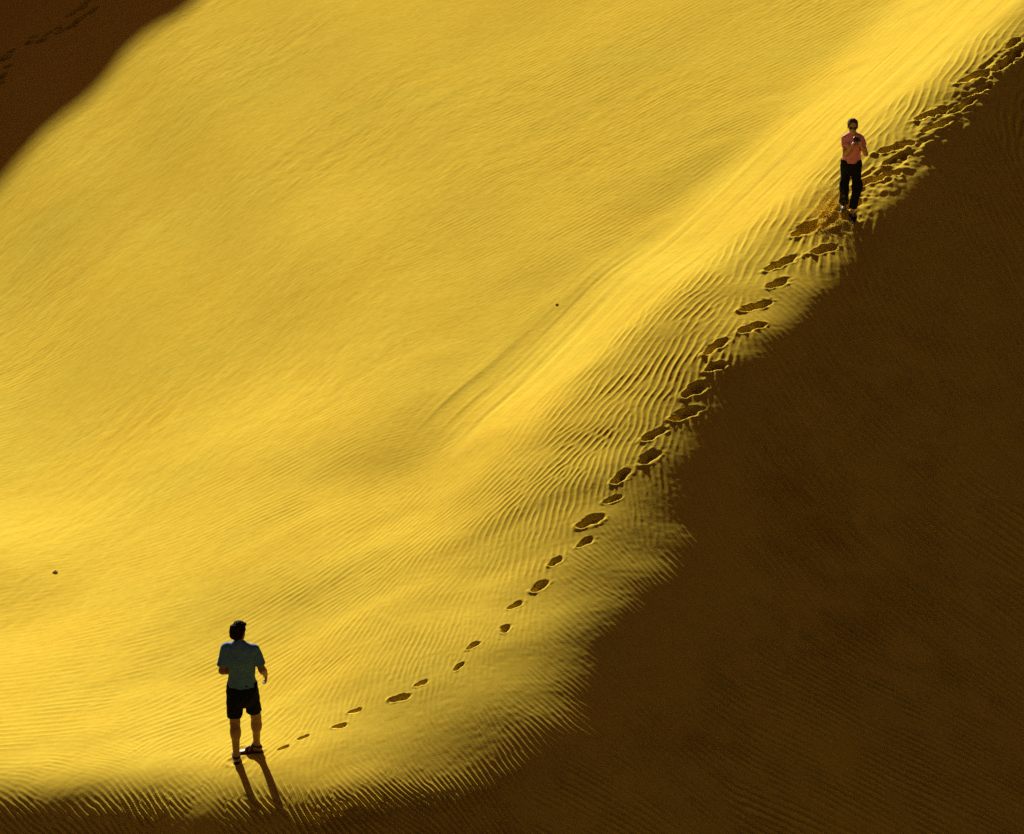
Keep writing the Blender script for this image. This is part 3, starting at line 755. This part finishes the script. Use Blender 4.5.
# ------------------------------------------------------------------ the woman walking down the crest, busy with a camera
def build_woman():
    g = hits([852.0], [219.0])[0]
    ox, oy = g[0], g[1]; oz = gz(ox, oy)
    G = lambda x, y: gz(ox + x, oy + y) - oz
    root = thing('person', 'walker in coral pink T-shirt, dark trousers and sunglasses coming down the ridge', 'person', (ox, oy, oz))
    fh, ft = V(-.005, .06, .035), V(.03, -.165, .0)
    bh, bt = V(-.10, .40, G(-.1, .38) + .10), V(-.115, .18, G(-.1, .2) + .015)
    fa = V(.0, .03, .115); ba = V(-.10, .375, bh[2] + .08)
    hx = -.035
    hipF, hipB = V(hx + .075, .10, .86), V(hx - .08, .12, .86)
    kf, kb = V(.052, -.03, .46), V(-.128, .13, .47)
    f = Field((-.34, -.46, -.08), (.36, .52, 1.72), .0062)
    f.ell((hx, .11, .89), (.146, .100, .11), .04); f.ell((hx, .09, 1.04), (.118, .085, .15), .06); f.ell((hx + .01, .07, 1.21), (.14, .10, .16), .05)
    for m in (-1, 1): f.ell((hx + .01 + m * .062, -.015, 1.20), (.05, .05, .052), .03)
    f.bone((hx - .085, .07, 1.318), (hx + .105, .07, 1.318), .045, .045, .05)
    f.bone((hx + .005, .07, 1.32), (hx + .0, .04, 1.44), .050, .043, .04)
    sl_, sr = V(hx - .115, .07, 1.292), V(hx + .137, .07, 1.292)
    el, er = V(-.150, -.02, 1.045), V(.180, .0, 1.06)
    wl, wr = V(-.055, -.195, 1.265), V(.062, -.19, 1.285)
    for s, e, w in ((sl_, el, wl), (sr, er, wr)):
        f.bone(s, e, .043, .034, .025); f.bone(e, e + (w - e) * .35, .034, .035, .02); f.bone(e + (w - e) * .3, w, .035, .022, .02)
    hand(f, wl, (.35, -.25, .9), (.55, -.3, -.2), -1, .62, .92)
    hand(f, wr, (-.35, -.25, .9), (-.55, -.3, -.2), 1, .62, .92)
    for h_, k_, a_ in ((hipF, kf, fa), (hipB, kb, ba)):
        f.bone(h_, k_, .066, .046, .03); f.bone(k_, a_, .044, .031, .02); f.ell(k_ + (a_ - k_) * .3 + V(0, .018, 0), (.038, .040, .11), .03)
    foot(f, fh, ft, fa, -.003); foot(f, bh, bt, ba, -.003)
    L, ax = head(f, V(hx - .004, .035, 1.495), (-.05, -1, -.10), s=.95)
    emit('body', f, M['skin_woman'], root)
    # hair drawn back off the forehead
    f = Field((-.17, -.13, 1.32), (.11, .25, 1.70), .005)
    f.ell(L(0, -.02, .034), V(.083, .098, .088), .02, ax=ax); f.ell(L(0, -.075, -.02), V(.066, .05, .07), .03, ax=ax); f.ell(L(0, -.12, .02), V(.03, .034, .034), .02, ax=ax)
    f.rough(.004, .010, .010, .025, 33)
    f.ell(L(0, .10, .006), V(.066, .078, .086), .012, sub=True, ax=ax)
    f.cut(L(0, -.05, -.085), -ax[2])
    for m in (-1, 1): f.ell(L(m * .086, .02, -.03), V(.022, .03, .045), .008, sub=True, ax=ax)
    emit('hair', f, M['hair_woman'], root, 1)
    # sunglasses
    f = Field((-.17, -.13, 1.40), (.11, .15, 1.60), .0032)
    for m in (-1, 1):
        f.ell(L(m * .033, .090, -.002), V(.030, .010, .021), .004, ax=ax)
        f.bone(L(m * .060, .076, .006), L(m * .079, .004, .004), .0035, .0035, .003); f.bone(L(m * .055, .084, .004), L(m * .064, .072, .006), .004, .004, .003)
    f.bone(L(-.012, .098, .004), L(.012, .098, .004), .0035, .0035, .004)
    emit('sunglasses', f, M['glasses'], root, 1)
    # T-shirt with short sleeves
    lo, hi = (-.32, -.16, .84), (.34, .26, 1.44)
    f = Field(lo, hi, .006)
    f.ell((hx + .01, .07, 1.21), (.153, .112, .17), .04)
    for m in (-1, 1): f.ell((hx + .01 + m * .062, -.017, 1.20), (.056, .056, .06), .04)
    f.bone((hx - .075, .07, 1.318), (hx + .095, .07, 1.318), .052, .052, .05); f.bone((hx + .005, .065, 1.33), (hx + .004, .065, 1.37), .06, .055, .05)
    f.bone((hx + .008, .075, 1.17), (hx, .10, .86), .132, .150, .05, flat=((0, 1, 0), 1.35))
    s2 = Field(lo, hi, .006)
    for s, e in ((sl_, el), (sr, er)):
        s2.bone(s, e, .050, .056, .02); s2.cut(s + (e - s) * .45, e - s, .003, near=s + (e - s) * .8, rad=.24)
    f.blend((slice(None),) * 3, s2.F, .02)
    f.rough(.004, .06, .06, .04, 41); f.rough(.003, .03, .04, .08, 42)
    f.cut((hx, .1, .905), (0, 0, -1), .003)
    f.bone((hx + .005, .05, 1.39), (hx, .02, 1.5), .052, .07, .006, sub=True)
    emit('shirt', f, M['tee_pink'], root)
    # loose dark trousers ending at the shins
    f = Field((-.30, -.30, .08), (.24, .52, .99), .0066)
    f.ell((hx, .11, .88), (.168, .130, .20), .03)
    f.bone(hipF - V(0, 0, .02), kf, .090, .070, .015); f.bone(kf, fa + V(0, 0, .02), .070, .076, .02)
    f.bone(hipB - V(0, 0, .02), kb, .090, .070, .015); f.bone(kb, ba, .070, .076, .02)
    for c in (V(-.190, .10, .55), V(.118, .0, .55)): f.ell(c, (.022, .055, .075), .015)
    f.rough(.007, .05, .05, .07, 51); f.rough(.004, .025, .03, .05, 52)
    f.cut(fa + V(0, 0, .09), fa - kf, .004, near=fa, rad=.155)
    f.cut(ba + (kb - ba) * .2, ba - kb, .004, near=ba, rad=.15)
    f.cut((hx, .11, .955), (0, 0, 1))
    emit('trousers', f, M['trousers'], root)
    for h_, t_, a_ in ((fh, ft, fa), (bh, bt, ba)):
        lo = np.minimum(h_, t_) - .09; hi = np.maximum(np.maximum(h_, t_), a_) + .07
        f = Field(lo, hi, .005); foot(f, h_, t_, a_, .007, toes=False); sole(f, h_, t_, .042, .016)
        d = unit(t_ - h_); f.bone(h_ + d * .15 + V(0, 0, .022), t_ - d * .03 + V(0, 0, .02), .036, .03, .02)
        f.cut(a_ + V(0, 0, -.012), V(0, 0, 1)); f.ell(h_ + d * .13 + V(0, 0, .085), (.03, .03, .035), .01, sub=True)
        sh = emit('shoe', f, M['shoe'], root, 1)
        f = Field(lo, hi, .005); sole(f, h_ - d * .012, t_ + d * .012, .045, .013)
        emit('sole', f, M['shoe_sole'], sh, 1)
    # the camera in her hands
    cam_c = V(ox, oy, oz) + V(.0, -.265, 1.365)
    t = thing('camera', 'small dark camera held up in both hands by the walker in pink', 'camera', tuple(cam_c))
    f = Field((-.09, -.06, -.06), (.09, .06, .06), .003)
    _, x, y, z = f.box(f.lo, f.lo + f.h * f.n)
    def rbox(c, s, r): 
        a = [np.maximum(np.abs(q - c_) - s_ + r, 0) for q, c_, s_ in zip((x, y, z), c, s)]
        return np.sqrt(a[0] ** 2 + a[1] ** 2 + a[2] ** 2) - r
    f.F = np.minimum(f.F, rbox((0, 0, 0), (.056, .016, .034), .007)); f.F = np.minimum(f.F, rbox((-.03, 0, .036), (.014, .011, .006), .003))
    emit('camera_body', f, M['camera'], t, 1)
    f = Field((-.06, -.08, -.06), (.06, .05, .06), .003)
    f.bone((0, -.012, -.002), (0, -.030, -.002), .024, .022, .002); f.cut((0, -.036, 0), (0, -1, 0)); f.ell((0, -.04, -.002), (.016, .012, .016), .002, sub=True)
    emit('lens', f, M['glasses'], t, 1)
    return root

build_man(); build_woman()

# ------------------------------------------------------------------ two pebbles
def pebble(px, py, size, seed, label):
    g = hits([px], [py])[0]
    z = gz(g[0], g[1])
    f = Field((-2 * size,) * 3, (2 * size,) * 3, size / 9)
    f.ell((0, 0, 0), (size, size * .75, size * .6), size * .1); f.ell((size * .35, -size * .1, size * .15), (size * .55, size * .5, size * .42), size * .3)
    f.rough(size * .10, size * .5, size * .5, size * .5, seed)
    P, Q = f.mesh(); P = relax(P, Q, 1)
    o = mesh_obj('pebble', P, Q, M['stone'], None)
    o.location = (g[0], g[1], z + size * .05)
    tag(o, label, 'stone', None)
pebble(55, 573, .042, 3, 'lone small pebble on the bright smooth sand to the left of the man')
pebble(557, 305, .028, 4, 'tiny dark stone on the valley floor just beyond the foot of the bright sand slope')

# ------------------------------------------------------------------ sand flying up where she steps
def spray():
    r = np.random.default_rng(5)
    n = 2600
    c = hits([836, 826, 818, 840], [206, 214, 226, 220])
    w = r.choice(4, n, p=[.3, .35, .2, .15])
    p = c[w][:, :2] + r.normal(0, .085, (n, 2))
    z = np.array([gz(a, b) for a, b in p]) + r.exponential(.13, n) * (1 - .5 * (w == 2))
    s = r.uniform(.003, .008, n)
    T = np.array([[1, 1, 1], [1, -1, -1], [-1, 1, -1], [-1, -1, 1.]]) * .6
    P = (np.concatenate([p, z[:, None]], 1)[:, None, :] + T[None] * s[:, None, None]).reshape(-1, 3)
    F = (np.arange(n)[:, None, None] * 4 + np.array([[0, 1, 2], [0, 3, 1], [0, 2, 3], [1, 3, 2]])[None]).reshape(-1, 3)
    o = mesh_obj('kicked_sand', P, F, M['sand'], None, smooth=False)
    tag(o, 'loose grains of sand kicked up around the feet of the walker in pink', 'sand spray', None); o['kind'] = 'stuff'
spray()

# ------------------------------------------------------------------ sand surface: one sheet, its footprints cut out as pieces of their own
def grid_normals():
    gy_, gx_ = np.gradient(Z, YS, XS)
    N = np.stack([-gx_, -gy_, np.ones_like(gx_)], -1)
    return N / np.linalg.norm(N, axis=-1, keepdims=True)
NRM = grid_normals().reshape(-1, 3)
VTX = np.stack([XG, YG, Z], -1).reshape(-1, 3)
ii = np.arange(NY * NX).reshape(NY, NX)
QUAD = np.stack([ii[:-1, :-1], ii[:-1, 1:], ii[1:, 1:], ii[1:, :-1]], -1)
OWN = np.full((NY - 1, NX - 1), -1, np.int32)
OWN[fy0:fy1 - 1, fx0:fx1 - 1] = PID[:-1, :-1]
def piece(name, sel, parent=None):
    q = QUAD[sel].reshape(-1, 4)
    u, inv = np.unique(q, return_inverse=True)
    c = VTX[u]
    off = np.zeros(3) if name == 'sand_dune' else np.array([*c[:, :2].mean(0), c[:, 2].min()])
    o = mesh_obj(name, c - off, inv.reshape(-1, 4), M['sand'], None, normals=NRM[u])
    o.location = off
    return o
g = piece('sand_dune', OWN < 0)
g['kind'] = 'structure'; g['label'] = 'golden rippled sand of a dune, its crest running up to the right above a shaded slip face'
for k in range(len(PRINTS)):
    if not (OWN == k).any(): continue
    o = piece('footprint', OWN == k)
    lab, grp = PRINT_LABELS[k]
    tag(o, lab, 'footprint', grp)

# ------------------------------------------------------------------ camera, sun, sky
cam = bpy.data.cameras.new('camera'); cam.sensor_width = 36; cam.sensor_fit = 'HORIZONTAL'; cam.lens = F_PX / 1024 * 36
cam.clip_start = .5; cam.clip_end = 5000
co = bpy.data.objects.new('view_camera', cam); COL.objects.link(co)
co.location = CAM; co.rotation_euler = (R(90) - PITCH, 0, 0)
scene.camera = co
sun = bpy.data.lights.new('sun', 'SUN'); sun.energy = SUN_E; sun.angle = R(.53); sun.color = (1, .97, .78)
so = bpy.data.objects.new('sun', sun); COL.objects.link(so)
so.rotation_euler = (R(90) - SUN_EL, 0, math.pi - SUN_AZ)     # shines from SUN_AZ (from +y towards +x)
so.location = (0, 60, 60)
w = bpy.data.worlds.new('World'); scene.world = w; w.use_nodes = True
nt = w.node_tree; bg = nt.nodes['Background']
sky = nt.nodes.new('ShaderNodeTexSky'); sky.sky_type = 'NISHITA'; sky.sun_disc = False
sky.sun_elevation = SUN_EL; sky.sun_rotation = SUN_AZ; sky.dust_density = 6.0; sky.air_density = 1.0; sky.ozone_density = .5
mx = nt.nodes.new('ShaderNodeMix'); mx.data_type = 'RGBA'; mx.blend_type = 'MULTIPLY'; mx.inputs['Factor'].default_value = 1
mx.inputs['B'].default_value = (*SKY_TINT, 1)
nt.links.new(sky.outputs['Color'], mx.inputs['A']); nt.links.new(mx.outputs['Result'], bg.inputs['Color'])
bg.inputs['Strength'].default_value = SKY_E
vs = scene.view_settings; vs.view_transform = 'Standard'; vs.look = 'None'; vs.gamma = 1; vs.use_curve_mapping = False; vs.exposure = EXPO
scene.cycles.max_bounces = 5; scene.cycles.diffuse_bounces = 3
scene.cycles.use_denoising = False
scene.cycles.denoiser = 'OPENIMAGEDENOISE'
